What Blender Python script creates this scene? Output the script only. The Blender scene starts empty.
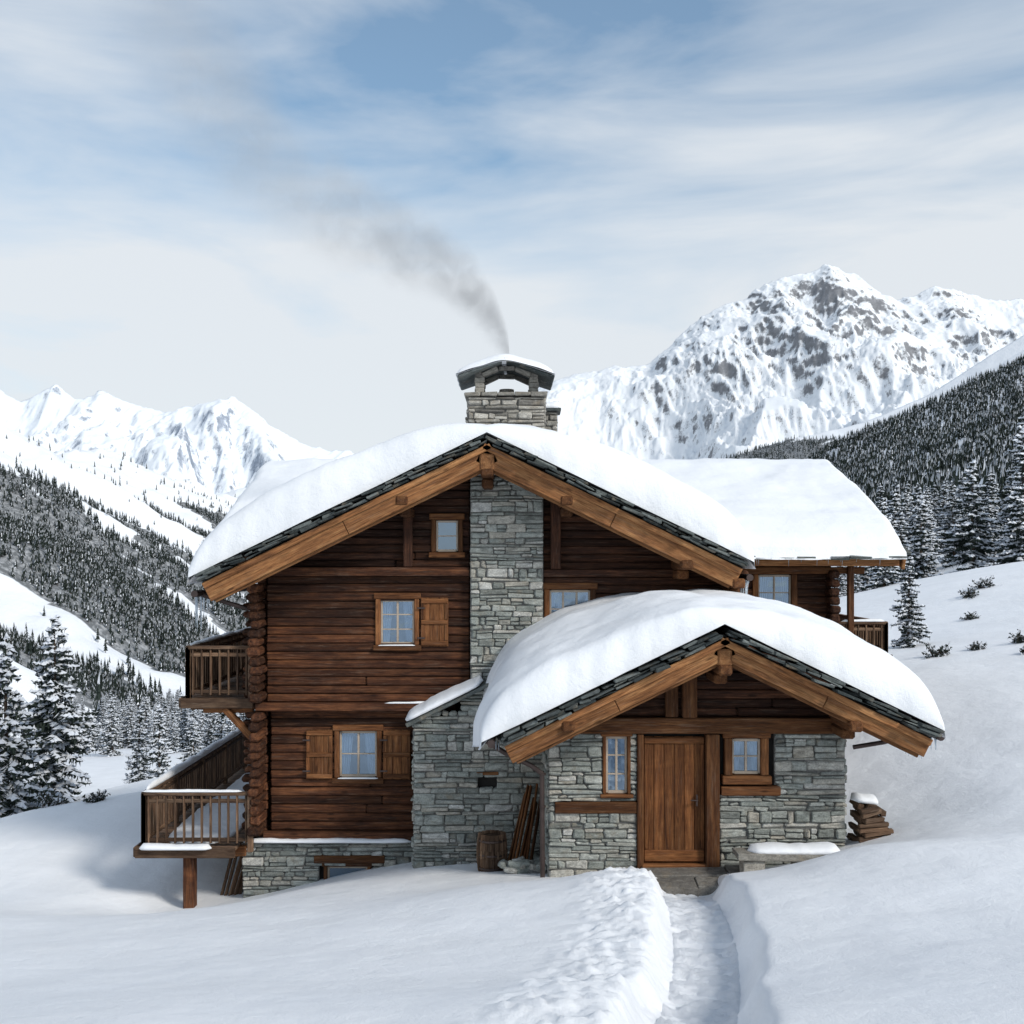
import bpy, bmesh, math, random
import numpy as np
from mathutils import Vector, Matrix, noise
random.seed(7); np.random.seed(7)
R=random.uniform
scene=bpy.context.scene
# ------------------------------------------------------------------ node helpers
def new_mat(name):
    m=bpy.data.materials.new(name); m.use_nodes=True
    nt=m.node_tree; b=nt.nodes['Principled BSDF']
    return m,nt,b
def N(nt,typ,**kw):
    n=nt.nodes.new(typ)
    for k,v in kw.items(): setattr(n,k,v)
    return n
def ramp(nt,stops,fac=None):
    r=nt.nodes.new('ShaderNodeValToRGB'); cr=r.color_ramp
    while len(cr.elements)<len(stops): cr.elements.new(0.5)
    for e,(p,c) in zip(cr.elements,stops):
        e.position=p; e.color=(c[0],c[1],c[2],1) if not isinstance(c,(int,float)) else (c,c,c,1)
    if fac is not None: nt.links.new(fac,r.inputs[0])
    return r.outputs[0]
def tex(nt,vec,scale,detail=6,rough=.6,dist=0.,sc=None):
    if sc is not None:
        mp=N(nt,'ShaderNodeMapping'); mp.inputs['Scale'].default_value=sc
        nt.links.new(vec,mp.inputs['Vector']); vec=mp.outputs[0]
    n=N(nt,'ShaderNodeTexNoise'); n.inputs['Scale'].default_value=scale
    n.inputs['Detail'].default_value=detail; n.inputs['Roughness'].default_value=rough
    n.inputs['Distortion'].default_value=dist
    nt.links.new(vec,n.inputs['Vector']); return n.outputs[0]
def mix(nt,f,a,b,mode='MIX'):
    m=N(nt,'ShaderNodeMix',data_type='RGBA',blend_type=mode)
    for s,v in ((0,f),(6,a),(7,b)):
        if hasattr(v,'links') or isinstance(v,bpy.types.NodeSocket): nt.links.new(v,m.inputs[s])
        elif s==0: m.inputs[0].default_value=v
        else: m.inputs[s].default_value=(v[0],v[1],v[2],1)
    return m.outputs[2]
def math_(nt,op,a,b=0.,clamp=False):
    m=N(nt,'ShaderNodeMath',operation=op); m.use_clamp=clamp
    for i,v in enumerate((a,b)):
        if isinstance(v,bpy.types.NodeSocket): nt.links.new(v,m.inputs[i])
        else: m.inputs[i].default_value=v
    return m.outputs[0]
def attr(nt,name,out='Fac'):
    a=N(nt,'ShaderNodeAttribute'); a.attribute_name=name; return a.outputs[out]
def bump(nt,b,h,strength=.4,dist=.02,prev=None):
    bp=N(nt,'ShaderNodeBump'); bp.inputs['Strength'].default_value=strength; bp.inputs['Distance'].default_value=dist
    nt.links.new(h,bp.inputs['Height'])
    if prev is not None: nt.links.new(prev,bp.inputs['Normal'])
    if b is not None: nt.links.new(bp.outputs[0],b.inputs['Normal'])
    return bp.outputs[0]
def objc(nt): return N(nt,'ShaderNodeTexCoord').outputs['Object']
def wood(name,dark,midc,light,stain=.5,gs=14,grey=.3):
    m,nt,b=new_mat(name)
    g=attr(nt,'gc','Vector'); rn=attr(nt,'rnd')
    n1=tex(nt,g,1.,9,.7,.5,(1.1,gs,gs))
    n2=tex(nt,g,1.,5,.65,.1,(4,110,110))
    c=ramp(nt,[(.30,dark),(.47,midc),(.70,light)],n1)
    v=math_(nt,'ADD',math_(nt,'MULTIPLY',rn,1.05),.42)
    cc=N(nt,'ShaderNodeCombineColor')
    for i in range(3): nt.links.new(v,cc.inputs[i])
    c=mix(nt,1.,c,cc.outputs[0],'MULTIPLY')
    c=mix(nt,.8,c,ramp(nt,[(.36,.3),(.6,1.1)],n2),'MULTIPLY')
    st=ramp(nt,[(.38,0.),(.62,1.)],tex(nt,objc(nt),1.3,8,.72,.5,(1,1,1.8)))
    c=mix(nt,math_(nt,'MULTIPLY',st,stain),c,(dark[0]*.6,dark[1]*.65,dark[2]*.8))
    wg=ramp(nt,[(.54,0.),(.72,1.)],tex(nt,g,1.,7,.75,0,(2.,34,34)))
    c=mix(nt,math_(nt,'MULTIPLY',wg,grey),c,(.27,.20,.15))
    mp=N(nt,'ShaderNodeMapping'); mp.inputs['Scale'].default_value=(1.6,5.5,5.5); nt.links.new(g,mp.inputs[0])
    vo=N(nt,'ShaderNodeTexVoronoi'); nt.links.new(mp.outputs[0],vo.inputs['Vector']); vo.inputs['Scale'].default_value=1.
    kn=ramp(nt,[(.07,1.),(.15,0.)],vo.outputs['Distance']); c=mix(nt,math_(nt,'MULTIPLY',kn,.7),c,[k*.4 for k in dark])
    nt.links.new(c,b.inputs['Base Color']); b.inputs['Roughness'].default_value=.78
    b.inputs['Specular IOR Level'].default_value=.18
    bump(nt,b,math_(nt,'ADD',n1,math_(nt,'MULTIPLY',n2,.8)),.8,.016)
    return m
M_log=wood('log_wood',(.026,.011,.007),(.088,.033,.016),(.23,.092,.038),.6,16,.35)
M_gable=wood('gable_wood',(.020,.010,.008),(.055,.023,.013),(.13,.053,.026),.55,16,.3)
M_beam=wood('beam_wood',(.10,.042,.018),(.30,.130,.050),(.50,.26,.11),.3,11,.4)
M_trim=wood('trim_wood',(.07,.026,.011),(.19,.075,.028),(.34,.155,.06),.35,13,.35)
M_door=wood('door_wood',(.07,.026,.011),(.19,.072,.025),(.34,.15,.055),.4,10,.25)
M_deck=wood('deck_wood',(.06,.03,.018),(.17,.10,.06),(.30,.20,.13),.4,12,.5)
def stone_mat(name,cols):
    m,nt,b=new_mat(name); rn=attr(nt,'rnd'); g=attr(nt,'gc','Vector')
    c=ramp(nt,cols,rn)
    n=tex(nt,g,7.,10,.75,.5,(1,1,2.2)); n2=tex(nt,g,45.,5,.75)
    c=mix(nt,.9,c,ramp(nt,[(.32,.38),(.5,.95),(.68,1.5)],n),'MULTIPLY')
    c=mix(nt,.6,c,ramp(nt,[(.32,.4),(.62,1.3)],n2),'MULTIPLY')
    ru=ramp(nt,[(.54,0.),(.68,1.)],tex(nt,g,3.4,6,.65))
    c=mix(nt,math_(nt,'MULTIPLY',ru,.45),c,(.27,.22,.155))
    wh=ramp(nt,[(.6,0.),(.7,1.)],tex(nt,g,5.,6,.7,1.))
    c=mix(nt,math_(nt,'MULTIPLY',wh,.4),c,(.52,.54,.52))
    nt.links.new(c,b.inputs['Base Color']); b.inputs['Roughness'].default_value=.88; b.inputs['Specular IOR Level'].default_value=.25
    bump(nt,b,math_(nt,'ADD',n,math_(nt,'MULTIPLY',n2,.4)),.9,.03); return m
M_stone=stone_mat('schist_stone',[(0,(.17,.18,.165)),(.15,(.33,.35,.32)),(.3,(.23,.25,.23)),(.5,(.41,.425,.39)),(.65,(.30,.315,.29)),(.8,(.40,.375,.32)),(1,(.54,.54,.51))])
M_warm=stone_mat('warm_stone',[(0,(.17,.16,.145)),(.4,(.30,.285,.25)),(.7,(.40,.375,.33)),(1,(.50,.48,.43))])
M_slate=stone_mat('slate',[(0,(.03,.038,.038)),(.5,(.08,.092,.09)),(1,(.19,.21,.20))])
def plain(name,col,rough=.7,var=.3,scale=5,metal=0):
    m,nt,b=new_mat(name); n=tex(nt,objc(nt),scale,6,.65)
    c=ramp(nt,[(.3,[k*(1-var) for k in col]),(.7,[k*(1+var) for k in col])],n)
    nt.links.new(c,b.inputs['Base Color']); b.inputs['Roughness'].default_value=rough; b.inputs['Metallic'].default_value=metal
    bump(nt,b,n,.3,.02); return m
M_mortar=plain('mortar',(.15,.145,.135),.95,.5,14)
M_dark=plain('interior_dark',(.02,.018,.016),.9)
M_metal=plain('gutter_metal',(.07,.05,.045),.45,.3,5,.6)
M_curtain=plain('curtain',(.36,.40,.46),.9,.2,3)
M_white=plain('window_paint',(.40,.33,.26),.6,.2,8)
M_ice,nt,b=new_mat('ice'); b.inputs['Base Color'].default_value=(.75,.83,.9,1); b.inputs['Roughness'].default_value=.12
b.inputs['Transmission Weight'].default_value=.6; b.inputs['IOR'].default_value=1.31
n=tex(nt,objc(nt),20); bump(nt,b,n,.3,.01)
M_glass=bpy.data.materials.new('window_glass'); M_glass.use_nodes=True; nt=M_glass.node_tree; nt.nodes.clear()
o=N(nt,'ShaderNodeOutputMaterial'); ms=N(nt,'ShaderNodeMixShader'); t=N(nt,'ShaderNodeBsdfTransparent'); t.inputs[0].default_value=(.6,.7,.78,1)
gl=N(nt,'ShaderNodeBsdfGlossy'); gl.inputs['Roughness'].default_value=.03; ms.inputs[0].default_value=.32; gl.inputs[0].default_value=(.62,.80,1,1)
bp=N(nt,'ShaderNodeBump'); bp.inputs['Strength'].default_value=.35; bp.inputs['Distance'].default_value=.05
nt.links.new(tex(nt,objc(nt),2.2,2),bp.inputs['Height']); nt.links.new(bp.outputs[0],gl.inputs['Normal'])
nt.links.new(t.outputs[0],ms.inputs[1]); nt.links.new(gl.outputs[0],ms.inputs[2]); nt.links.new(ms.outputs[0],o.inputs[0])
def snow_mat(name,col=(.80,.84,.90),fine=.35,rough=.6,lump=0.25):
    m,nt,b=new_mat(name); oc=objc(nt)
    n0=tex(nt,oc,.8,5,.55); c=ramp(nt,[(.3,[k*.95 for k in col]),(.7,[min(1,k*1.03) for k in col])],n0)
    nt.links.new(c,b.inputs['Base Color']); b.inputs['Roughness'].default_value=rough; b.inputs['Specular IOR Level'].default_value=.3
    p=bump(nt,None,tex(nt,oc,2.2,5,.55,.2),lump,.12)
    bump(nt,b,tex(nt,oc,24,8,.8),fine,.03,p); return m
M_snow=snow_mat('snow',(.86,.875,.90),.5,.6,.3); M_roofsnow=snow_mat('roof_snow',(.85,.868,.895),.4,.6,.3)
M_path=snow_mat('trampled_snow',(.80,.825,.865),.9,.7,.8)
# ------------------------------------------------------------------ mesh builder
SG=[(a,b_,c) for a in(-1,1) for b_ in(-1,1) for c in(-1,1)]
def _tmpl():
    P=[]
    for s in SG:
        for k in range(3):
            P.append(Vector([s[j]*(1. if j==k else .8) for j in range(3)]))
    F=[]
    for k in range(3):
        a,b_=[j for j in range(3) if j!=k]
        for sg in(-1,1):
            cs=[]
            for (u,v) in((-1,-1),(1,-1),(1,1),(-1,1)):
                s=[0]*3; s[k]=sg; s[a]=u; s[b_]=v; cs.append(SG.index(tuple(s))*3+k)
            F.append(cs)
    for c in range(3):
        a,b_=[j for j in range(3) if j!=c]
        for u in(-1,1):
            for v in(-1,1):
                s0=[0]*3; s0[a]=u; s0[b_]=v; s1=list(s0); s0[c]=-1; s1[c]=1
                i0=SG.index(tuple(s0))*3; i1=SG.index(tuple(s1))*3
                F.append([i0+a,i1+a,i1+b_,i0+b_])
    for i in range(8): F.append([i*3,i*3+1,i*3+2])
    out=[]
    for f in F:
        p=[P[i] for i in f]; n=(p[1]-p[0]).cross(p[2]-p[0]); c=sum(p,Vector())/len(p)
        out.append(f if n.dot(c)>0 else f[::-1])
    return out
TF=_tmpl()
class MB:
    def __init__(s,name,mat,smooth=False): s.n=name; s.m=mat; s.v=[]; s.f=[]; s.g=[]; s.r=[]; s.M=Matrix(); s.sm=smooth
    def box(s,c,sz,rot=None,ch=.012,g=0,jit=0.,rnd=None):
        h=[k/2 for k in sz]; ch=min(ch,min(h)*.8); rv=R(0,1) if rnd is None else rnd
        off=(R(0,50),R(0,50),R(0,50)); base=len(s.v); c=Vector(c)
        order=[g]+[j for j in range(3) if j!=g]
        for sg in SG:
            jv=Vector((R(-jit,jit),R(-jit,jit)*.6,R(-jit,jit))) if jit else Vector()
            for k in range(3):
                p=Vector([sg[j]*(h[j] if j==k else h[j]-ch) for j in range(3)])+jv
                s.g.append([p[order[0]]+off[0],p[order[1]]+off[1],p[order[2]]+off[2]]); s.r.append(rv)
                if rot is not None: p=rot@p
                s.v.append(s.M@(p+c))
        s.f+= [[i+base for i in f] for f in TF]
    def bx(s,x0,x1,y0,y1,z0,z1,**k): s.box(((x0+x1)/2,(y0+y1)/2,(z0+z1)/2),(abs(x1-x0),abs(y1-y0),abs(z1-z0)),**k)
    def beam(s,p0,p1,w,h,ch=.012,**k):
        p0=Vector(p0);p1=Vector(p1);d=p1-p0; L=d.length; x=d.normalized()
        up=Vector((0,0,1)) if abs(x.z)<.95 else Vector((0,1,0))
        y=up.cross(x).normalized(); z=x.cross(y)
        s.box((p0+p1)/2,(L,w,h),rot=Matrix((x,y,z)).transposed(),ch=ch,g=0,**k)
    def cyl(s,p0,p1,r0,r1=None,n=12,jit=0.,rnd=None):
        r1=r0 if r1 is None else r1; p0=Vector(p0);p1=Vector(p1); d=(p1-p0); x=d.normalized(); L=d.length
        a=x.orthogonal().normalized(); b_=x.cross(a); base=len(s.v); rv=R(0,1) if rnd is None else rnd; o=R(0,50)
        for (p,r,t) in((p0,r0,0),(p1,r1,L)):
            for i in range(n):
                an=2*math.pi*i/n; rr=r*(1+R(-jit,jit)); q=a*math.cos(an)*rr+b_*math.sin(an)*rr
                s.v.append(s.M@(p+q)); s.g.append([t+o,q.dot(a)+o,q.dot(b_)]); s.r.append(rv)
        for i in range(n):
            j=(i+1)%n; s.f.append([base+i,base+j,base+n+j,base+n+i])
        s.f.append([base+i for i in range(n)][::-1]); s.f.append([base+n+i for i in range(n)])
    def poly(s,pts,faces,rv=.5):
        base=len(s.v)
        for p in pts: s.v.append(s.M@Vector(p)); s.g.append(list(p)); s.r.append(rv)
        s.f+=[[i+base for i in f] for f in faces]
    def make(s,parent=None):
        me=bpy.data.meshes.new(s.n); me.from_pydata([tuple(v) for v in s.v],[],s.f)
        a=me.attributes.new('gc','FLOAT_VECTOR','POINT'); a.data.foreach_set('vector',np.array(s.g,dtype=np.float32).ravel())
        a=me.attributes.new('rnd','FLOAT','POINT'); a.data.foreach_set('value',np.array(s.r,dtype=np.float32))
        me.materials.append(s.m)
        if s.sm: me.polygons.foreach_set('use_smooth',[True]*len(me.polygons))
        me.update(); ob=bpy.data.objects.new(s.n,me); scene.collection.objects.link(ob)
        if parent: ob.parent=parent
        return ob
def empty(name,loc=(0,0,0)):
    e=bpy.data.objects.new(name,None); e.location=loc; scene.collection.objects.link(e); e.empty_display_size=.3; return e
def intervals(x0,x1,zc,ops,mg=0):
    iv=[(x0,x1)]
    for (a,b_,c,d) in ops:
        if c-mg<zc<d+mg:
            nv=[]
            for (p,q) in iv:
                if b_<=p or a>=q: nv.append((p,q)); continue
                if a>p: nv.append((p,a))
                if b_<q: nv.append((b_,q))
            iv=nv
    return [i for i in iv if i[1]-i[0]>.03]
def log_wall(mb,x0,x1,z0,z1,y,lh=.19,ops=(),gable=None,dep=.17,seg=3.5):
    n=max(1,round((z1-z0)/lh)); lh=(z1-z0)/n
    for i in range(n):
        za=z0+i*lh; zb=za+lh; a,b_=x0,x1
        if gable:
            xa,zt,sl=gable; hw=(zt-zb)/sl
            if hw<.1: continue
            a=max(a,xa-hw); b_=min(b_,xa+hw)
            if b_-a<.1: continue
        for (p,q) in intervals(a,b_,(za+zb)/2,ops):
            x=p
            while x<q-.001:
                e=min(q,x+R(seg*.5,seg*1.4))
                if q-e<.5: e=q
                o=R(-.016,.016)
                mb.box(((x+e)/2,y+dep/2+o,(za+zb)/2),(e-x-.004,dep,lh-R(.002,.010)),ch=.024,g=0,jit=.005); x=e
def stone_wall(mb,mo,x0,x1,z0,z1,y,ops=(),top=None,hmin=.045,hmax=.19):
    z=z0
    while z<z1-.02:
        h=hmin+(hmax-hmin)*random.random()**1.4
        if z1-(z+h)<hmin: h=z1-z
        for (p,q) in intervals(x0,x1,z+h/2,ops):
            x=p
            while x<q-.001:
                w=(.10+.46*random.random()**1.3)*(1.25 if h<.09 else .9); e=min(q,x+w)
                if q-e<.1: e=q
                if top is None or z+h<top((x+e)/2)+.05:
                    rt=Matrix.Rotation(R(-.03,.03),3,'Y')@Matrix.Rotation(R(-.06,.06),3,'X')@Matrix.Rotation(R(-.05,.05),3,'Z')
                    if h>.11 and R(0,1)<.5:
                        k=R(.3,.7)
                        for (za,zb) in((z,z+h*k),(z+h*k,z+h)):
                            mb.box(((x+e)/2,y+.06-R(0,.04),(za+zb)/2),(e-x-.012,.12,zb-za-.010),rot=rt,ch=.012,jit=.009)
                    else:
                        mb.box(((x+e)/2,y+.06-R(0,.05),z+h/2),(e-x-R(.008,.024),.12,h-R(.008,.022)),rot=rt,ch=R(.012,.026),jit=.015)
                x=e
        z+=h
    zs=sorted({z0,z1}|{k for o_ in ops for k in(o_[2],o_[3]) if z0<k<z1})
    if mo:
      for a,b_ in zip(zs,zs[1:]):
        for (p,q) in intervals(x0,x1,(a+b_)/2,ops):
            if top is None: mo.bx(p,q,y+.025,y+.12,a,b_,ch=.002)
            else:
                pts=[(p,y+.025,a),(q,y+.025,a),(q,y+.025,min(b_,top(q))),(min(max((p+q)/2,XA),q),y+.025,min(b_,top(XA))),(p,y+.025,min(b_,top(p)))]
                mo.poly(pts,[[0,1,2,3,4]])
# ------------------------------------------------------------------ GROUND height
CP=[(0,3,2.1),(-10,3,1.2),(10,3,2.4),(-3,7,1.72),(0,7,1.75),(3.5,7,1.9),(8,7,2.),(-4.5,10,.85),(-1,10,1.),(1.5,10,1.05),(5,10,1.35),(9,10,1.6),
(.3,12,.75),(3,12,.95),(5.,12.5,1.15),(1.2,14.5,.55),(3.3,14.2,.66),(4.6,14.7,.90),(7,15,1.05),(4,16.2,.12),(2.6,16.5,0),(1,16.3,.0),(.2,16,.05),(5.6,17.3,.35),
(-6.5,14,0.),(-3,14,.16),(-7.5,16,-.45),(-4,16,-.30),(-4.4,18,-.90),(-2.5,18,-.50),(-.5,18,-.4),(-1,19,-.55),(-.5,16,-.03),(-3.2,19.7,-1.0),(-5,20,-1.5),(-6.6,19.3,-1.5),(-7.6,20,-1.3),(-10,20,-1.3),(-10.2,22,-1.1),
(-8.7,26,-.74),(-13,26,-1.7),(-9,31,-1.8),(-15,33,-3.85),(-16.4,40,-4.2),(-18,50,-5.8),(-10,60,-7),(0,35,-.3),(8,35,1.6),(6.6,18.6,.30),(7.8,18.3,.75),(9,17,1.2),(10,22,1.5),(9.2,26,1.6),(11.2,24,1.86),(12.3,35,2.15),
(14.2,45,3.06),(21,45,4.7),(20,60,4.3),(35,60,7),(25,40,5),(20,30,3.6),(15,15,1.9),(12,10,2.),(-15,12,-.2),(-25,20,-3.5),(-35,40,-9),(0,50,-1.5),(-40,10,-3),(40,20,6),(45,45,8)]
cp=np.array(CP,float); PX=cp[:,:2]; n_=len(cp)
def kern(r2): return np.where(r2>1e-12,.5*r2*np.log(np.maximum(r2,1e-12)),0)
D2=((PX[:,None]-PX[None])**2).sum(-1); A=np.zeros((n_+3,n_+3)); A[:n_,:n_]=kern(D2)+np.eye(n_)*.08
A[:n_,n_]=1; A[:n_,n_+1:]=PX; A[n_,:n_]=1; A[n_+1:,:n_]=PX.T
W=np.linalg.solve(A,np.concatenate([cp[:,2],[0,0,0]]))
def sst(a,b_,x): t=np.clip((x-a)/(b_-a),0,1); return t*t*(3-2*t)
def nz(x,y,s,seed=0,o=4): return np.array([noise.fractal(Vector((float(a)/s,float(b_)/s,seed)),.9,2.,o) for a,b_ in zip(x,y)])
def hill(x,y):
    k=np.logaddexp(0,(x-94)/25.)*25*.49
    r=np.clip((y-60)/940,0,1)**.8
    back=np.where(y>1000,np.clip(1-(y-1000)/900,0,1),1)
    return np.minimum(k,400)*r*back*.85
def pathx(y): return 1.20+(y-7)*.160+.10*np.sin(y*.7)
def ground_h(x,y):
    x=np.atleast_1d(np.asarray(x,float)); y=np.atleast_1d(np.asarray(y,float))
    out=np.full(len(x),W[n_]); cx=np.clip(x,-60,60); cy=np.clip(y,-20,90); out=out+W[n_+1]*cx+W[n_+2]*cy
    for i in range(n_): out=out+W[i]*kern((cx-PX[i,0])**2+(cy-PX[i,1])**2)
    left=np.maximum(-.12*np.maximum(y,10)-.05*np.maximum(-x-20,0),-88)
    right=np.minimum(4.2+.06*(x-15),30)
    tt=sst(-10,45,x-.05*y); far=left*(1-tt)+right*tt+hill(x,y)
    d=np.hypot(x,y-15); w=sst(32,75,d); z=out*(1-w)+far*w
    near=(d<90)
    nn=np.zeros(len(x))
    nn+=nz(x,y,5.5,1.3,3)*.10
    nn+=np.where(near,nz(x,y,1.6,4.3,4)*.022,0)
    nn+=sst(60,300,d)*nz(x,y,90,7.,4)*7
    z=z+nn
    # trodden path trench with broken, shovelled snow on its left
    dx=x-pathx(y)
    on=sst(17.,15.6,y)
    wv=.05*np.sin(y*2.3)+.03*np.sin(y*5.1)
    z=z-.36*np.exp(-(np.abs(dx+wv*.6)/.47)**7)*on
    z=z+(.05*np.exp(-((dx+1.0)/.7)**2)+.02*np.exp(-((dx-.85)/.4)**2))*on
    idx=np.where((np.abs(dx+.45)<1.9)&(y<17)&(y>2))[0]
    if len(idx): 
        xi,yi=x[idx],y[idx]
        l=.05*nz(xi,yi,.5,9.,5)+.075*np.abs(nz(xi,yi,.24,3.,5))
        z[idx]+= l*np.exp(-((dx[idx]+.75)/.62)**4)*on[idx]
    return z
def axis(lo,hi,n,mx,g):
    a=list(np.linspace(lo,hi,n)); st=a[1]-a[0]; s=st
    while a[-1]<mx: s*=g; a.append(a[-1]+s)
    return a
def grid(name,xs,ys,Z,mat,attrs={}):
    nx,ny=len(xs),len(ys); X,Y=np.meshgrid(xs,ys); V=np.stack([X.ravel(),Y.ravel(),Z.ravel()],1)
    i=np.arange(nx-1)[None,:]+nx*np.arange(ny-1)[:,None]; F=np.stack([i,i+1,i+1+nx,i+nx],-1).reshape(-1,4)
    me=bpy.data.meshes.new(name); me.vertices.add(len(V)); me.vertices.foreach_set('co',V.ravel())
    me.loops.add(F.size); me.loops.foreach_set('vertex_index',F.ravel()); me.polygons.add(len(F))
    me.polygons.foreach_set('loop_start',np.arange(0,F.size,4)); me.polygons.foreach_set('loop_total',np.full(len(F),4))
    me.update(calc_edges=True); me.validate(); me.polygons.foreach_set('use_smooth',np.ones(len(F),bool))
    for k,v in attrs.items(): a=me.attributes.new(k,'FLOAT','POINT'); a.data.foreach_set('value',np.asarray(v,np.float32).ravel())
    me.materials.append(mat); ob=bpy.data.objects.new(name,me); scene.collection.objects.link(ob); return ob
xr=list(np.linspace(0,3.2,92))+axis(3.25,9,90,4200,1.065); xs=sorted([-a for a in xr[1:]]+xr)
ys=axis(4,18.5,330,5000,1.06); ys=[-60,-40,-25,-15,-8,-4,-1,1,2,3]+ys
X,Y=np.meshgrid(xs,ys); Z=ground_h(X.ravel(),Y.ravel())
grid('ground',xs,ys,Z.reshape(X.shape),M_snow)
# trodden snow path
NP=30; pys=np.linspace(4.5,16.4,330); ptx=np.linspace(-.38,.38,NP)
XX=np.array([float(pathx(y))+t_ for y in pys for t_ in ptx]); YY=np.repeat(pys,NP); ZZ=ground_h(XX,YY)
TT=np.tile(ptx,len(pys)); foot=-.05*np.clip(nz(XX,YY,.30,15.,1)*1.8,0,1)
ZZ=ZZ+.024-.07*sst(.30,.38,np.abs(TT))+(.035*nz(XX,YY,.16,5.,4)+foot)*(1-sst(.26,.36,np.abs(TT)))
F=[[j*NP+i,j*NP+i+1,(j+1)*NP+i+1,(j+1)*NP+i] for j in range(329) for i in range(NP-1)]
me=bpy.data.meshes.new('snow_path'); me.from_pydata(list(zip(XX,YY,ZZ)),[],F); me.materials.append(M_path)
me.polygons.foreach_set('use_smooth',[True]*len(F)); scene.collection.objects.link(bpy.data.objects.new('snow_path',me))
# ------------------------------------------------------------------ MOUNTAINS
def mtn_mat(name,snow,rock,forest,th0=.60,th1=.74,ns=.004,fscale=.02,bs_=.35):
    m,nt,b=new_mat(name); oc=objc(nt); ge=N(nt,'ShaderNodeNewGeometry'); sx=N(nt,'ShaderNodeSeparateXYZ'); nt.links.new(ge.outputs['Normal'],sx.inputs[0])
    n=tex(nt,oc,ns,12,.72,.4); n2=tex(nt,oc,ns*7,12,.78,.2)
    v=math_(nt,'ADD',sx.outputs[2],math_(nt,'MULTIPLY',math_(nt,'SUBTRACT',n,.5),.7)); v=math_(nt,'ADD',v,math_(nt,'MULTIPLY',math_(nt,'SUBTRACT',n2,.5),.8))
    v=math_(nt,'SUBTRACT',v,attr(nt,'rocky'))
    f=ramp(nt,[(th0,0.),(th1,1.)],v)
    rc=ramp(nt,[(.3,[k*.6 for k in rock]),(.7,[k*1.4 for k in rock])],n2)
    c=mix(nt,f,rc,snow)
    fo=attr(nt,'forest'); ff=ramp(nt,[(.42,0.),(.58,1.)],math_(nt,'ADD',math_(nt,'MULTIPLY',fo,.7),math_(nt,'MULTIPLY',tex(nt,oc,fscale,6,.8),.35)))
    c=mix(nt,math_(nt,'MULTIPLY',ff,.85),c,mix(nt,ramp(nt,[(.45,0.),(.68,1.)],tex(nt,oc,fscale*8,4,.7)),forest,[k*.35+.08 for k in snow]))
    nt.links.new(c,b.inputs['Base Color']); b.inputs['Roughness'].default_value=.85; b.inputs['Specular IOR Level'].default_value=.05
    bump(nt,b,math_(nt,'ADD',n,math_(nt,'MULTIPLY',n2,.25)),bs_,.18/ns); return m
def mountain(name,crest,yc,yf,yb,x0,x1,nx,ny,amp,Lx,Ly,mat,base=-90,p=1.15,seed=1.,crn=.18,forest=None,fine=20,zr=(300,900),rk=.3):
    cx=[c[0] for c in crest]; cz=[c[1] for c in crest]
    xs=np.linspace(x0,x1,nx); ys=np.concatenate([yf+(yc-yf)*np.linspace(0,1,ny)**.8,np.linspace(yc,yb,ny//6)[1:]])
    Z=np.zeros((len(ys),nx)); FO=np.zeros_like(Z); RK=np.zeros_like(Z)
    for j,y in enumerate(ys):
        t=(yc-y)/(yc-yf) if y<=yc else (y-yc)/(yb-yc)
        H=np.interp(xs+(60*math.sin(y/300.) if t>.05 else 0)*min(1,t*3),cx,cz); pr=(1-t)**p
        env=(crn+min(1,t*3.5)*(1-crn))*(1-t)**.6
        for i,x in enumerate(xs):
            w=noise.noise(Vector((x/Lx*.7,y/Ly*.7,seed+5)))*.6
            n=noise.ridged_multi_fractal(Vector((x/Lx+w,y/Ly+w,seed)),.85,2.15,8,1.,2.)
            f=noise.ridged_multi_fractal(Vector((x/(Lx*.16)+w,y/(Lx*.24),seed)),.8,2.1,5,1.,2.)-1.
            hh=min(1,max(.15,(z0_-zr[0])/(zr[1]-zr[0]))) if (z0_:=base+(H[i]-base)*pr) is not None else 0
            z=z0_-amp*max(-.3,(1.35-n))*env+f*fine*(env+.25)*hh
            Z[j,i]=z
            RK[j,i]=rk*min(1,max(0,(z-zr[0])/(zr[1]-zr[0])))*(.3+.7*max(0,min(1,(n-.7)*1.6)))
            if forest: FO[j,i]=forest(x,y,z)
    ob=grid(name,xs,ys,Z,mat,{'forest':FO,'rocky':RK}); return xs,ys,Z,FO
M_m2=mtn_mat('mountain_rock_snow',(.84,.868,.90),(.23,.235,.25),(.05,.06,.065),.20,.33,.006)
M_m3=mtn_mat('far_mountain_hazed_rock_snow',(.84,.88,.925),(.34,.38,.45),(.2,.23,.27),.26,.42,.004)  # aerial haze painted into base colours: rock and snow paler and bluer with distance
M_m1=mtn_mat('valley_side_snow',(.84,.865,.90),(.18,.19,.21),(.030,.037,.040),.30,.46,.008,.03)
mountain('mountain',[(-900,60),(-330,150),(-150,400),(-40,560),(60,680),(135,722),(196,745),(360,772),(565,840),(728,960),(851,1025),(953,1065),(1035,1130),(1137,1150),(1199,1165),(1280,1215),(1383,1172),(1485,1108),(1587,1068),(1660,1080),(1730,1112),(1853,1090),(1996,1085),(2095,1065),(2405,1000),(3200,900)],
  4500,2300,5300,-300,2800,720,330,250,560,1000,M_m2,seed=3.1,fine=22,zr=(350,1000),rk=.30,p=1.3)
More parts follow.
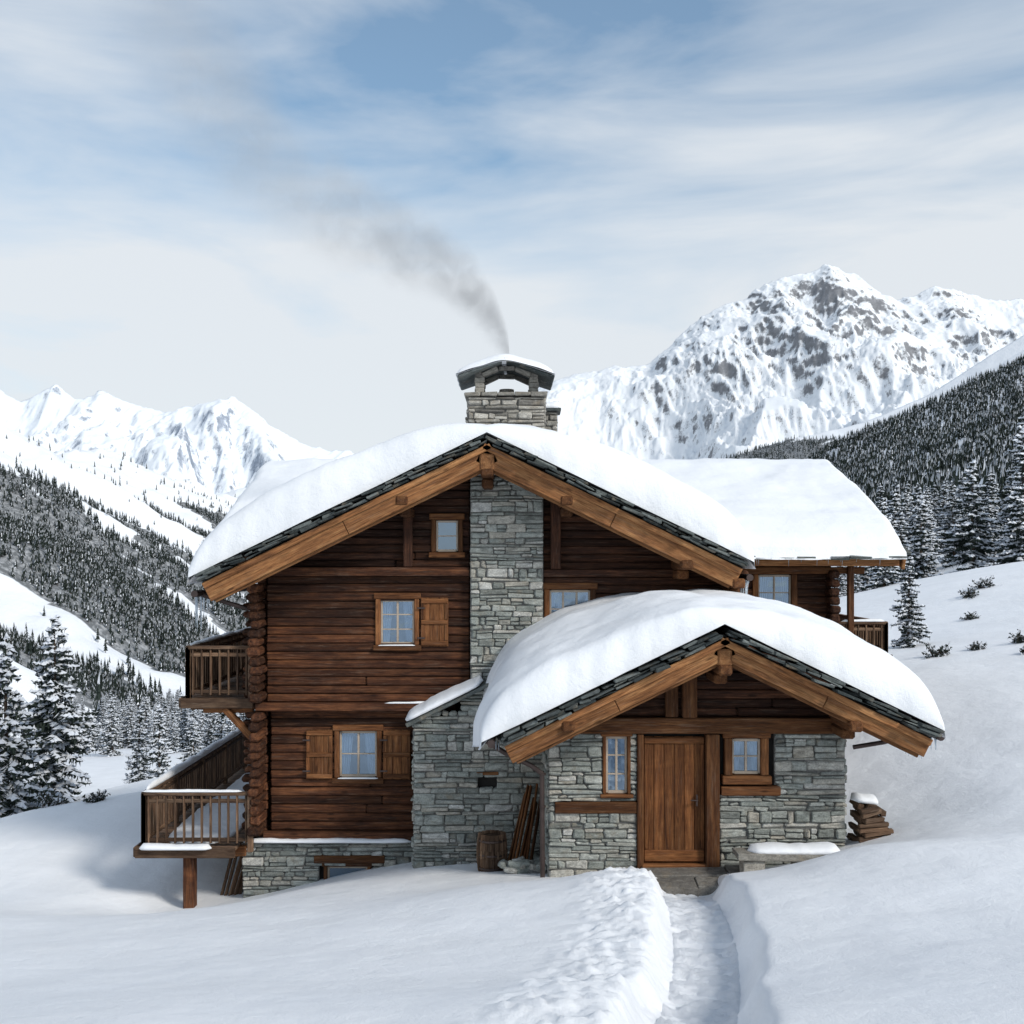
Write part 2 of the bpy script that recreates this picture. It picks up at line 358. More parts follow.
mountain('mountain',[(-4600,900),(-3895,1090),(-3258,1120),(-3067,1060),(-2908,1115),(-2781,1040),(-2622,1090),(-2431,990),(-2176,930),(-1985,980),(-1763,1040),(-1540,880),(-1349,775),(-1158,725),(-1031,745),(-840,680),(-395,610),(50,570),(700,450)],
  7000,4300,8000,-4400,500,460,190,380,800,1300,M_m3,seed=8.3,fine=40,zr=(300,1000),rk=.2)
def f_r1(x,y,z):
    n=noise.fractal(Vector((x/160,y/160,2.)),.8,2.,4)*.5
    return float(min(1,max(0,(330-z)/90.))*min(1,max(0,(900-x)/160.))+n>.55)*1.0
r1=mountain('mountain_spur',[(-300,40),(208,150),(492,238),(657,290),(823,330),(988,400),(1210,535),(1390,600),(1860,700)],
  2600,1150,3300,-300,1860,300,150,60,520,700,M_m1,seed=5.7,crn=.1,forest=f_r1,fine=7,rk=0.)
# valley side on the left (crest runs away from the viewer)
def f_l1(x,y,z):
    g=noise.fractal(Vector((y/130+x/500,x/700,11.)),.7,2.1,5); g2=noise.fractal(Vector((x/70,y/70,1.)),.8,2.,3)
    lim=78+45*noise.noise(Vector((y/260,0,3)))
    if z>lim+25*g2: return 0.
    return 1. if g+.35*g2>-.22 else 0.
xs1=np.linspace(-1250,-120,320); ys1=np.concatenate([np.linspace(150,3000,460),np.linspace(3050,5200,60)]); Z1=np.zeros((len(ys1),320)); F1=np.zeros_like(Z1)
for j,y in enumerate(ys1):
    cr=160+45*noise.noise(Vector((y/420,0,7.)))
    for i,x in enumerate(xs1):
        u=(-x-140+50*noise.noise(Vector((y/350,x/900,2.))))/460
        if u<0: z=-92
        elif u<1: z=-92+(cr+92)*u**1.05
        else: z=cr-60*(u-1)
        n=noise.ridged_multi_fractal(Vector((y/300,x/800,4.4)),.85,2.1,6,1.,2.)
        z-=34*max(-.3,1.3-n)*min(1,max(0,u)*3); z+=7*noise.fractal(Vector((x/60,y/60,1.)),.8,2.,3)
        Z1[j,i]=z; F1[j,i]=f_l1(x,y,z)
grid('valley_hillside',xs1,ys1,Z1,M_m1,{'forest':F1,'rocky':F1*0})
# ------------------------------------------------------------------ TREES
M_tree,nt,b=new_mat('spruce_foliage'); sn=attr(nt,'rnd'); oc=objc(nt)
oi_=N(nt,'ShaderNodeObjectInfo').outputs['Random']
gcol=ramp(nt,[(.3,(.014,.021,.017)),(.55,(.030,.041,.034)),(.8,(.06,.07,.055))],tex(nt,oc,3.,4,.7))
brk=ramp(nt,[(.4,(.05,.035,.025)),(.7,(.1,.075,.055))],tex(nt,oc,9,4))
c=mix(nt,math_(nt,'GREATER_THAN',sn,.3),brk,gcol)
snc=ramp(nt,[(0,(.50,.53,.58)),(1,(.78,.81,.86))],oi_)
c=mix(nt,math_(nt,'GREATER_THAN',sn,.7),c,snc)
nt.links.new(c,b.inputs['Base Color']); b.inputs['Roughness'].default_value=.8; b.inputs['Specular IOR Level'].default_value=.15
def pad(mb,c,d,l,w,h):
    s=Vector((-d.y,d.x,0)).normalized(); pts=[]
    for i in range(6):
        a=2*math.pi*i/6; k=R(.7,1.25); pts.append(c+d*math.cos(a)*l*k+s*math.sin(a)*w*k+Vector((0,0,-R(.0,.08))))
    pts.append(c+Vector((0,0,h))); mb.poly(pts,[[i,(i+1)%6,6] for i in range(6)],1.)
def spruce(seed,H,Rr,snowy=.75,dens=1.):
    random.seed(seed); mb=MB('spruce_tree',M_tree)
    mb.cyl((0,0,-.8),(R(-.05,.05),0,H*.97),H*.022,.015,8,rnd=.1)
    z=H*.05
    while z<H*.985:
        t=z/H; Lm=Rr*(1-t)**.8*(1. if t>.15 else .75+t)*R(.82,1.14)+.06
        nb=max(4,int(9*dens*(1-.4*t)))
        for k in range(nb):
            az=R(0,6.283); L=Lm*R(.5,1.2); d=Vector((math.cos(az),math.sin(az),0)); s=Vector((-d.y,d.x,0))
            dr=R(.3,.62)*(1-.5*t); ns=max(3,int(L/.14))
            zz=z+R(-.12,.12); load=R(.5,1.4)
            for q in range(ns+1):
                f=q/ns; c=d*L*f+Vector((0,0,zz-dr*L*f**1.3+ .18*L*f*f*f))
                wl=(.36*L*(1-f)**.7+.09)*R(.6,1.1)
                if f>.1:
                    for sd in(-1,1):
                        e=c+s*sd*wl*R(.7,1)+d*wl*R(.4,.8)+Vector((0,0,-wl*R(.25,.7)))
                        m1=c.lerp(e,.5)+d*.06+Vector((0,0,-.02)); m2=c.lerp(e,.5)-d*.06+Vector((0,0,-.10))
                        mb.poly([c,m1,e,m2],[[0,1,2,3]],.5)
                        if R(0,1)<snowy*.45*load:
                            up_=Vector((0,0,.012)); mb.poly([c+up_,m1+up_,e.lerp(c,.15)+up_,m2+up_*4],[[0,1,2,3]],1.)
                    if R(0,1)<.7:
                        e=c+Vector((R(-.08,.08),R(-.08,.08),-R(.15,.38))); mb.poly([c+s*.06,c-s*.06,e],[[0,1,2]],.5)
                    if R(0,1)<snowy*load:
                        pad(mb,c+Vector((0,0,.01))+s*R(-.4,.4)*wl,d,R(.08,.16)+.05*L*(1-f),R(.05,.11)+wl*.26,R(.03,.09))
        z+=(.17+.14*(1-t))/dens**.5
    pad(mb,Vector((0,0,H*.99)),Vector((1,0,0)),.06,.06,.1)
    return mb.make()
def place(ob,x,y,s=1.,r=0.,dz=0.):
    ob.location=(x,y,float(ground_h(x,y)[0])+dz); ob.scale=(s,s,s); ob.rotation_euler=(0,0,r)
P1=spruce(1,7.5,2.2,.8); P2=spruce(2,6.5,1.35,.72); P3=spruce(3,7.,1.6,.8)
place(P1,-16.6,40,.92); place(P2,11.9,33,.46); place(P3,-15.4,33.5,.92)
def copy(src,x,y,s,r): 
    o=bpy.data.objects.new('spruce_tree',src.data); scene.collection.objects.link(o); place(o,x,y,s,r)
for (src,x,y,s) in [(P3,-21.5,46,.95),(P2,-18.2,38,.65),(P2,-17.6,52,.62),(P3,-18.6,58,.7),(P1,-17.4,60,.55),(P2,-16.6,63,.75),(P3,-15.9,62,.6),(P1,-29,68,.9),
    (P1,31,74,1.25),(P3,29,78,1.2),(P2,33.5,72,1.4),(P2,27.6,80,1.2),(P3,35.3,76,1.5),(P1,33.4,68,1.15),(P2,25.6,84,1.1),(P1,23.8,79,.7),(P3,22.,76,.65),(P2,20.7,66,.6),(P1,38.5,82,1.6),(P2,16.9,50,.62),(P3,19.2,72,.6),(P2,18.3,64,.5),(P3,17.3,58,.4)]:
    copy(src,x,y,s,R(0,6.28))
random.seed(21); fm=MB('conifer_tree',M_tree); fm.cyl((0,0,-1),(0,0,2.),.22,.15,5,rnd=.1)
for k in range(6):
    z0=.5+k*1.45; r=1.9*(1-k/6.6); zt=z0+2.5; n=8
    for i in range(n):
        a0=2*math.pi*(i+R(-.3,.3))/n; a1=a0+2*math.pi/n*R(.7,1.1); rr=r*R(.65,1.15)
        p=[(0,0,zt),(rr*math.cos(a0),rr*math.sin(a0),z0+R(-.3,.3)),(rr*.55*math.cos(a1),rr*.55*math.sin(a1),z0+R(.1,.5))]
        fm.poly(p,[[0,1,2]],1. if R(0,1)<.22 else .5)
FT=fm.make(); place(FT,-75,200,1.,0)
def forest(name,pts,protos):
    me=bpy.data.meshes.new(name); me.from_pydata([p[:3] for p in pts],[],[])
    a=me.attributes.new('scl','FLOAT','POINT'); a.data.foreach_set('value',[p[3] for p in pts])
    ob=bpy.data.objects.new(name,me); scene.collection.objects.link(ob)
    g=bpy.data.node_groups.new(name,'GeometryNodeTree'); g.interface.new_socket('Geometry',in_out='INPUT',socket_type='NodeSocketGeometry'); g.interface.new_socket('Geometry',in_out='OUTPUT',socket_type='NodeSocketGeometry')
    gi=g.nodes.new('NodeGroupInput'); go=g.nodes.new('NodeGroupOutput'); ip=g.nodes.new('GeometryNodeInstanceOnPoints')
    oi=g.nodes.new('GeometryNodeObjectInfo'); oi.inputs['Object'].default_value=protos; oi.transform_space='ORIGINAL'
    try: oi.inputs['As Instance'].default_value=True
    except Exception: pass
    na=g.nodes.new('GeometryNodeInputNamedAttribute'); na.data_type='FLOAT'; na.inputs['Name'].default_value='scl'
    rv=g.nodes.new('FunctionNodeRandomValue'); rv.data_type='FLOAT_VECTOR'; rv.inputs[0].default_value=(-.04,-.04,0); rv.inputs[1].default_value=(.04,.04,6.283)
    l=g.links; l.new(gi.outputs[0],ip.inputs['Points']); l.new(oi.outputs['Geometry'],ip.inputs['Instance'])
    l.new(na.outputs['Attribute'],ip.inputs['Scale']); l.new(rv.outputs[0],ip.inputs['Rotation']); l.new(ip.outputs[0],go.inputs[0])
    md=ob.modifiers.new('scatter','NODES'); md.node_group=g; return ob
def bil(xs,ys,Z,x,y):
    i=min(len(xs)-2,max(0,np.searchsorted(xs,x)-1)); j=min(len(ys)-2,max(0,np.searchsorted(ys,y)-1))
    return Z[j,i],(i,j)
pts=[]
while len(pts)<20000:
    y=150+2300*random.random()**1.1; x=-R(140,600)
    if x/y<-.60: continue
    z,(i,j)=bil(xs1,ys1,Z1,x,y)
    if F1[j,i]<.5 and R(0,1)>.03: continue
    pts.append((x,y,z-.5,R(.45,1.05)))
forest('hillside_forest',pts,FT)
pts=[]
while len(pts)<9000:
    x=R(90,600); y=R(170,1050)
    if x/y>.60 or x/y<.2: continue
    if noise.noise(Vector((x/60,y/60,3.)))<-.45: continue
    pts.append((x,y,0,R(.5,1.15)))
a=np.array(pts); zz=ground_h(a[:,0],a[:,1]); pts=[(p[0],p[1],float(z)-.4,p[3]) for p,z in zip(pts,zz)]
forest('ridge_forest',pts,FT)
pts=[]
rx,ry,rz,rf=r1
while len(pts)<5000:
    x=R(300,1000); y=R(1700,2620)
    z,(i,j)=bil(rx,ry,rz,x,y)
    if rf[j,i]<.5: continue
    pts.append((x,y,z-.5,R(.8,1.4)))
forest('spur_forest',pts,FT)
pts=[]
for k in range(230):
    x=R(24,95); y=R(84,200)
    if x/y<.29+.0006*(y-80): continue
    pts.append((x,y,0,R(.7,1.6)))
a=np.array(pts); zz=ground_h(a[:,0],a[:,1]); pts=[(p[0],p[1],float(z)-.2,p[3]) for p,z in zip(pts,zz)]
forest('spruce_forest',pts,P2)
pts=[]
while len(pts)<460:
    y=90+250*random.random(); x=-R(.20,.56)*y
    pts.append((x,y,0,R(.5,1.05)))
a=np.array(pts); zz=ground_h(a[:,0],a[:,1]); pts=[(p[0],p[1],float(z)-.2,p[3]) for p,z in zip(pts,zz)]
forest('spruce_forest',pts,P2)
# shrubs poking through the snow
random.seed(33)
def shrub(x,y,s):
    mb=MB('shrub',M_tree)
    for k in range(46):
        a=R(0,6.28); e=R(.15,1.2); L=s*R(.4,1); d=Vector((math.cos(a)*math.cos(e),math.sin(a)*math.cos(e),math.sin(e)))
        p=Vector((R(-.25,.25)*s,R(-.1,.1)*s,-.05)); mb.cyl(p,p+d*L,.012,.004,4,rnd=.1)
        for q in range(7):
            c=p+d*L*R(.3,1); w=.07*s+.03; v=[c+Vector((R(-w,w),R(-w,w),R(-w,w))) for _ in range(3)]; mb.poly(v,[[0,1,2]],1. if R(0,1)<.25 else .5)
    o=mb.make(); o.location=(x,y,float(ground_h(x,y)[0]))
for (x,y,s) in [(11.6,30,.5),(12.7,30,.35),(13.9,30,.45),(16.6,40,.5),(17.6,41,.6),(15.,36,.35),(-10.9,26,.5),(-9.6,25.5,.35),(13.2,28,.3)]: shrub(x,y,s)
# ------------------------------------------------------------------ CHALET
random.seed(5)
chalet=empty('wooden_chalet',(0,20,0)); PI=Matrix.Translation((0,-20,0))
B={}
def mb(name,mat,**k):
    if name not in B: B[name]=MB(name,mat,**k)
    return B[name]
logs=mb('log_walls',M_log); gab=mb('gable_boarding',M_gable); beam=mb('roof_beams',M_beam); trim=mb('window_and_post_trim',M_trim)
st=mb('stone_walls',M_stone); mo=mb('mortar',M_mortar); core=mb('inner_walls',M_dark); sl=mb('slate_roofing',M_slate)
glass=mb('window_panes',M_glass); cur=mb('curtains',M_curtain); mun=mb('window_muntins',M_white); deck=mb('balconies',M_deck)
metal=mb('gutters_and_downpipes',M_metal); door=mb('door',M_door); warm=mb('chimney_stones',M_warm)
SL=.487; XA=-.43; ZA=6.80
def prism(m,x0,x1,y0,y1,z0,xa,zt,sl):
    zl=zt-sl*(xa-x0); zr=zt-sl*(x1-xa)
    P=[(x0,y0,z0),(x1,y0,z0),(x1,y0,zr),(xa,y0,zt),(x0,y0,zl)]; P+=[(a,y1,c) for a,_,c in P]
    m.poly(P,[[0,1,2,3,4],[9,8,7,6,5],[0,5,6,1],[1,6,7,2],[2,7,8,3],[3,8,9,4],[4,9,5,0]])
prism(core,-4.38,3.95,20.16,27,-2,XA,ZA-.3,SL)
def window(x0,x1,z0,z1,y,nx=2,nz=2,tr=.09,curt=.24,rec=.05):
    for a in((x0-tr,x0),(x1,x1+tr)): trim.bx(a[0],a[1],y-.045,y+.10,z0-tr*.2,z1+tr*.2,g=2)
    trim.bx(x0-tr-.03,x1+tr+.03,y-.055,y+.10,z1+tr*.2,z1+tr*1.4,g=0); trim.bx(x0-tr-.04,x1+tr+.04,y-.08,y+.10,z0-tr*1.3,z0-tr*.2,g=0)
    w=.035; yy=y+rec
    for a in((x0,x0+w),(x1-w,x1)): mun.bx(a[0],a[1],yy-.03,yy+.02,z0,z1,ch=.005)
    for a in((z0-.01,z0+w),(z1-w,z1+.01)): mun.bx(x0+w,x1-w,yy-.03,yy+.02,a[0],a[1],ch=.005)
    for i in range(1,nx): xx=x0+(x1-x0)*i/nx; mun.bx(xx-.018,xx+.018,yy-.022,yy+.012,z0+w,z1-w,ch=.004)
    for i in range(1,nz): zz=z0+(z1-z0)*i/nz; mun.bx(x0+w,x1-w,yy-.02,yy+.010,zz-.011,zz+.011,ch=.004)
    glass.poly([(x0,yy+.004,z0),(x1,yy+.004,z0),(x1,yy+.004,z1),(x0,yy+.004,z1)],[[0,1,2,3]])
    core.poly([(x0-.1,y+.135,z0-.1),(x1+.1,y+.135,z0-.1),(x1+.1,y+.135,z1+.1),(x0-.1,y+.135,z1+.1)],[[0,1,2,3]])
    if curt:
        n=24
        for (a,b_,sg) in((x0,x0+(x1-x0)*curt,1),(x1-(x1-x0)*curt,x1,-1)):
            P=[]
            for i in range(n+1):
                f=i/n; xx=a+(b_-a)*f; o=.016*math.sin(i*1.3)+y+.10; sw=(b_-a)*.5*sg
                P+=[(xx,o,z0),(xx+ (sw*f if sg>0 else sw*(1-f)),o,z1)]
            cur.poly(P,[[2*i,2*i+2,2*i+3,2*i+1] for i in range(n)])
def shutter(x0,x1,z0,z1,y):
    n=3; w=(x1-x0)/n
    for i in range(n): trim.bx(x0+i*w+.002,x0+(i+1)*w-.002,y-.03,y,z0,z1,g=2,ch=.006)
    for a in(z0+.02,(z0+z1)/2-.04,z1-.10): trim.bx(x0+.01,x1-.01,y-.055,y-.028,a,a+.08,g=0,ch=.006,rnd=R(.3,.9))
    for a in(x0+.005,x1-.065): trim.bx(a,a+.06,y-.05,y-.027,z0+.11,(z0+z1)/2-.05,g=2,ch=.005); trim.bx(a,a+.06,y-.05,y-.027,(z0+z1)/2+.05,z1-.11,g=2,ch=.005)
    for a in(z0+.14,z1-.2): metal.bx(x0-.06,x0+.08,y-.062,y-.056,a,a+.03,ch=.002)
# --- main log facade
W1=(-2.38,-1.77,3.18,3.98); W2=(-3.14,-2.46,.76,1.58); W3=(-1.38,-.98,4.86,5.42); W4=(.68,1.42,3.47,4.15)
log_wall(logs,-4.45,-.76,2.12,4.42,19.92,.155,[(W1[0]-.05,W1[1]+.05,W1[2]-.05,W1[3]+.05)])
log_wall(logs,-4.40,-1.78,-.22,1.98,20.02,.155,[(W2[0]-.05,W2[1]+.05,W2[2]-.05,W2[3]+.05)])
log_wall(gab,-4.6,-.76,4.56,6.4,19.98,.145,[(W3[0]-.05,W3[1]+.05,W3[2]-.05,W3[3]+.05)],gable=(XA,ZA-.28,SL))
log_wall(gab,.56,4.0,4.52,6.4,19.98,.145,gable=(XA,ZA-.28,SL))
log_wall(gab,.56,4.0,1.5,4.40,19.95,.155,[(W4[0]-.05,W4[1]+.05,W4[2]-.05,W4[3]+.05)])
logs.bx(-4.75,-.765,19.80,20.0,4.41,4.57,g=0,rnd=.75); gab.bx(.565,4.1,19.82,20.0,4.40,4.53,g=0,rnd=.9)
logs.bx(-4.62,-1.0,19.78,20.05,1.98,2.12,g=0,rnd=.9); logs.bx(-4.5,-1.78,19.86,20.03,-.36,-.22,g=0)
window(*W1,19.92,2,3); shutter(W1[1]+.12,W1[1]+.62,3.14,4.02,19.90)
window(*W2,20.02,2,2); shutter(W2[1]+.12,W2[1]+.62,.72,1.62,20.0); shutter(W2[0]-.60,W2[0]-.12,.72,1.62,20.0)
window(*W3,19.98,1,2,curt=0); window(*W4,19.95,3,2,.1)
gab.bx(-1.96,-1.80,19.80,19.975,4.58,5.72,g=2,rnd=.8); gab.bx(.70,.88,19.80,19.975,4.54,5.8,g=2,rnd=.8)
z=-.2
while z<4.45:
    h=R(.15,.19)
    if not 1.95<z+h/2<2.1:
        logs.box((-4.58+R(-.03,.03),19.75+R(-.05,.05),z+h/2),(.2+R(-.03,.04),.5,h-.01),g=1,ch=.04,jit=.01)
    logs.box((-4.70,20.0+R(-.03,.03),z+h/2+.0),(.34+R(-.08,.08),.18,h*.75),g=0,ch=.04,jit=.01); z+=h
z=1.5
while z<4.45: h=R(.16,.2); logs.box((4.12,19.8,z+h/2),(.2,.45,h-.01),g=1,ch=.04,jit=.008); z+=h
for mbx,xx,ya,yb,za,zb in((logs,-4.55,20.05,30,-.36,4.5),(logs,6.53,22.8,31,1.5,4.6),(logs,3.98,20.1,22.7,1.5,4.5)):
    mbx.M=Matrix.Translation((xx,0,0))@Matrix.Rotation(math.pi/2,4,'Z'); log_wall(mbx,ya,yb,za,zb,-.08,.17); mbx.M=Matrix()
for (x,z) in((2.98,4.62),(.95,5.72),(-1.88,5.72),(-4.6,4.68),(3.9,4.3),(-.43,6.22)):
    for q in range(2): trim.box((x+R(-.02,.02),19.45+q*.25,z-q*.17),(.22-.02*q,1.3-q*.4,.17),g=1,ch=.03,rnd=R(.0,.5))
# --- stone chimney breast
stone_wall(st,mo,-.75,.56,1.6,6.3,19.76,top=lambda x:ZA-.38-SL*abs(x-XA))
# --- stone base under left
BW=(-3.5,-2.5,-1.2,-.78)
stone_wall(st,mo,-4.88,-1.72,-2.3,-.38,19.92,[BW])
st.M=mo.M=Matrix.Translation((-4.86,0,0))@Matrix.Rotation(-math.pi/2,4,'Z'); stone_wall(st,mo,-30,-20.05,-2.6,-.38,0.); st.M=mo.M=Matrix()
core.bx(-4.7,-1.8,20.08,30,-2.6,-.4); core.bx(-4.7,6.45,27,30.8,-2.,4.9); core.bx(3.9,6.45,22.75,27,-1,4.7)
trim.bx(-3.58,-2.30,19.86,20.0,-.78,-.64,g=0,rnd=.1)
window(-3.35,-2.62,-1.15,-.86,19.95,1,1,.06,0)
# --- low stone wing between facade and entrance annex
NI=(-.59,-.26,.73,.99)
stone_wall(st,mo,-1.70,.60,-1.2,2.1,19.0,[NI],top=lambda x:min(2.5,1.93+.5*(x+1.7)) )
stone_wall(st,None,-.9,.60,2.1,2.5,19.0)
core.bx(-1.62,.6,19.13,20.1,-1.2,1.85); trim.bx(-.62,-.23,18.97,19.1,.99,1.04,g=0)
st.M=mo.M=Matrix.Translation((-1.70,0,0))@Matrix.Rotation(-math.pi/2,4,'Z'); stone_wall(st,mo,-20.0,-19.02,-1.2,1.9,0.); st.M=mo.M=Matrix()
aL=math.atan(.5); sl.box((-1.1,19.4,2.22),(1.6,1.15,.06),rot=Matrix.Rotation(-aL,3,'Y'),jit=.01)
# --- entrance annex
AX,AZ=3.10,3.68
DO=(1.93,3.2,-.3,2.02); AW1=(1.40,1.81,1.02,2.02); AW2=(3.2,4.06,1.22,2.02)
stone_wall(st,mo,.56,5.15,-.6,2.02,17.0,[DO,AW1,AW2,(.68,1.93,.78,.98),(3.2,4.1,1.06,1.22)])
st.M=mo.M=Matrix.Translation((.56,0,0))@Matrix.Rotation(-math.pi/2,4,'Z'); stone_wall(st,mo,-20,-17.02,-.8,2.05,0.)
st.M=mo.M=Matrix.Translation((5.15,0,0))@Matrix.Rotation(math.pi/2,4,'Z'); stone_wall(st,mo,17.02,20,-.8,2.05,0.)
st.M=mo.M=Matrix()
prism(core,.70,5.0,17.24,20.1,-1,AX,AZ-.3,SL)
core.bx(.7,5.0,17.14,17.22,-.9,2.0)
trim.bx(.66,1.93,16.95,17.1,.79,.97,g=0); trim.bx(3.22,4.14,16.93,17.1,1.07,1.21,g=0)
window(1.45,1.78,1.1,1.97,17.0,2,3,.05,.2); window(3.40,3.84,1.40,1.93,17.0,2,2,.12)
trim.bx(1.93,2.03,16.93,17.13,-.2,2.02,g=2,rnd=.3); trim.bx(2.985,3.19,16.88,17.13,-.15,2.02,g=2,rnd=.2)
w=(2.98-2.035)/6
for i in range(6): door.bx(2.035+i*w+.002,2.035+(i+1)*w-.002,17.03,17.09,.02,1.97,g=2,ch=.010,rnd=R(.35,.8))
door.bx(2.04,2.975,16.995,17.029,.04,.22,g=0,rnd=.8); door.bx(2.04,2.975,17.0,17.028,1.86,1.96,g=0,rnd=.5)
door.bx(2.04,2.10,17.0,17.028,.23,1.85,g=2,rnd=.5); door.bx(2.92,2.975,17.0,17.028,.23,1.85,g=2,rnd=.6)
trim.bx(2.0,3.0,16.9,17.12,-.06,.012,g=0)
metal.bx(2.84,2.87,16.975,17.0,.9,1.08,ch=.004); metal.cyl((2.855,16.98,1.0),(2.855,16.93,1.0),.012,n=8); metal.cyl((2.855,16.935,1.0),(2.75,16.935,1.0),.011,n=8)
trim.bx(.66,5.12,16.90,17.12,2.03,2.27,g=0,rnd=.2)
log_wall(gab,.6,5.1,2.28,3.4,17.02,.145,gable=(AX,AZ-.3,SL))
trim.bx(2.62,2.84,16.86,17.02,2.28,3.12,g=2,rnd=.2); trim.bx(2.36,2.56,16.92,17.015,2.28,2.98,g=2,rnd=.0)
for (x,z) in((.82,2.28),(5.0,2.28),(3.1,3.1)):
    for q in range(2): trim.box((x,16.5+q*.2,z-q*.16),(.2,1.1-q*.35,.16),g=1,ch=.03,rnd=R(0,.5))
# --- roofs with real slates, soffits and barge boards
def gable_roof(xa,za,xl,xr,y0,y1,bh=.30):
    for xe,sg in((xl,-1),(xr,1)):
        ang=sg*math.atan(SL); Rm=Matrix.Rotation(ang,3,'Y'); L=abs(xe-xa)/math.cos(ang); u=Vector((sg*math.cos(ang),0,-abs(math.sin(ang)))); nrm=Vector((sg*abs(math.sin(ang)),0,math.cos(ang)))
        A0=Vector((xa,0,za))
        c=A0+u*L/2-nrm*.11; c.y=(y0+y1)/2+.05; core.box(c,(L,y1-y0-.1,.05),rot=Rm,ch=.004)
        n=int(L/.2)
        for i in range(n):
            c=A0+u*(L*(i+.5)/n)-nrm*.155; c.y=y0+.75; gab.box(c,(L/n-.006,1.4,.03),rot=Rm,ch=.004,g=1)
        for lay in range(3):
            d=R(0,.2)
            while d<L-.1:
                w=R(.16,.42); c=A0+u*min(d+w/2,L-w*.45)+nrm*(-.065+.045*lay+R(-.01,.01)); c.y=y0+.24-R(.0,.17)+.015*lay
                sl.box(c,(w*R(.88,1.02),.6,R(.022,.045)),rot=Rm@Matrix.Rotation(-sg*R(.0,.10),3,'Y')@Matrix.Rotation(R(-.10,.10),3,'Z'),ch=.008,jit=.016); d+=w
        y=y0
        while y<y1:
            w=R(.25,.45)
            for lay in range(2):
                c=A0+u*(L-.16+R(-.03,.03))+nrm*(-.05+.04*lay); c.y=y+w/2; sl.box(c,(.4,w-.01,.03),rot=Rm,ch=.006,jit=.012)
            y+=w
        for (a_,b_) in((0,.52),(.52,1)):
            c=A0+u*(L*(a_+b_)/2)-nrm*(.115+bh/2); c.y=y0+.06+(.004 if a_ else 0); beam.box(c,(L*(b_-a_)-.01,.07,bh),rot=Rm,ch=.008,rnd=R(.45,.75))
        c=A0+u*(L*.5)-nrm*(.115+.045); c.y=y0+.005; beam.box(c,(L-.02,.05,.10),rot=Rm,ch=.008,rnd=.85)
        c=A0+u*(L*.5)-nrm*(.115+bh+.0); c.y=y0+.115; beam.box(c,(L-.12,.05,.10),rot=Rm,ch=.008,rnd=.3)
        for d in(L*.30,L*.62,L*.93):
            c=A0+u*d-nrm*.27; c.y=(y0+.14+20)/2 if y1>22 else (y0+.14+17)/2
            trim.box(c,(.18,abs(c.y-y0)*2-.28,.18),rot=Rm,ch=.02,g=1,rnd=.2)
gable_roof(XA,ZA,-5.36,4.0,18.8,27.,.34); gable_roof(AX,AZ,-.17,6.18,16.,20.,.28)
beam.box((XA,19.4,ZA-.42),(.26,1.2,.3),g=1,ch=.03,rnd=.5); beam.box((AX,16.5,AZ-.40),(.22,1.0,.26),g=1,ch=.03,rnd=.5)
# back wing roof (ridge along x)
BL,BRr=-6.05,7.86; bs=(6.85-4.85)/5.2; ab=math.atan(bs)
for sg in(-1,1):
    Rx=Matrix.Rotation(-sg*ab,3,'X'); L=5.2/math.cos(ab); c=Vector(((BL+BRr)/2,27.2+sg*2.6,5.85-.08)); core.box(c,(BRr-BL-.1,L,.06),rot=Rx)
    x=BL
    while x<BRr-.1:
        w=R(.22,.45)
        for lay in range(2):
            c=Vector((min(x+w/2,BRr-w/2),27.2+sg*5.12,4.85-.03+.035*lay)); sl.box(c,(w-.01,.5+R(-.08,.08),.03),rot=Rx,ch=.006,jit=.012)
        x+=w
    for xe in(BL,BRr-.02):
        c=Vector((xe,27.2+sg*2.6,5.85-.22)); beam.box(c,(.07,L,.26),rot=Rx,g=1,rnd=.6)
        for d in range(14):
            c=Vector((xe,27.2+sg*5.2*(d+.5)/14,6.85-bs*5.2*(d+.5)/14-.03)); sl.box(c,(.3,.38,.03),rot=Rx,ch=.006,jit=.01)
beam.bx(3.9,7.75,22.0,22.16,4.58,4.74,g=0,rnd=.6); trim.bx(4.0,7.2,22.45,22.6,4.42,4.56,g=0,rnd=.3)
for y,dz in ((24.,.9),(27.2,1.9),(30.,.8)):
    for (xa_,xb_) in((BL+.05,-4.5),(6.5,7.8)): beam.bx(xa_,xb_,y-.1,y+.1,4.5+dz,4.7+dz,g=0)
log_wall(logs,3.95,6.50,1.5,4.6,22.66,.16,[(5.02,5.8,3.62,4.42)]); window(5.07,5.75,3.67,4.39,22.66,2,2,.12)
z=2.7
while z<4.5: h=.18; logs.box((6.55+R(-.02,.02),22.5,z+h/2),(.2,.45,h-.01),g=1,ch=.04,jit=.008); z+=h
trim.bx(6.82,6.94,22.3,22.42,2.8,4.58,g=2,rnd=.2)
core.poly([(-4.4,22.7,4.5),(-4.4,31,4.5),(-4.4,27.2,6.7)],[[0,1,2]]); core.poly([(6.5,22.7,4.5),(6.5,31,4.5),(6.5,27.2,6.7)],[[0,1,2]])
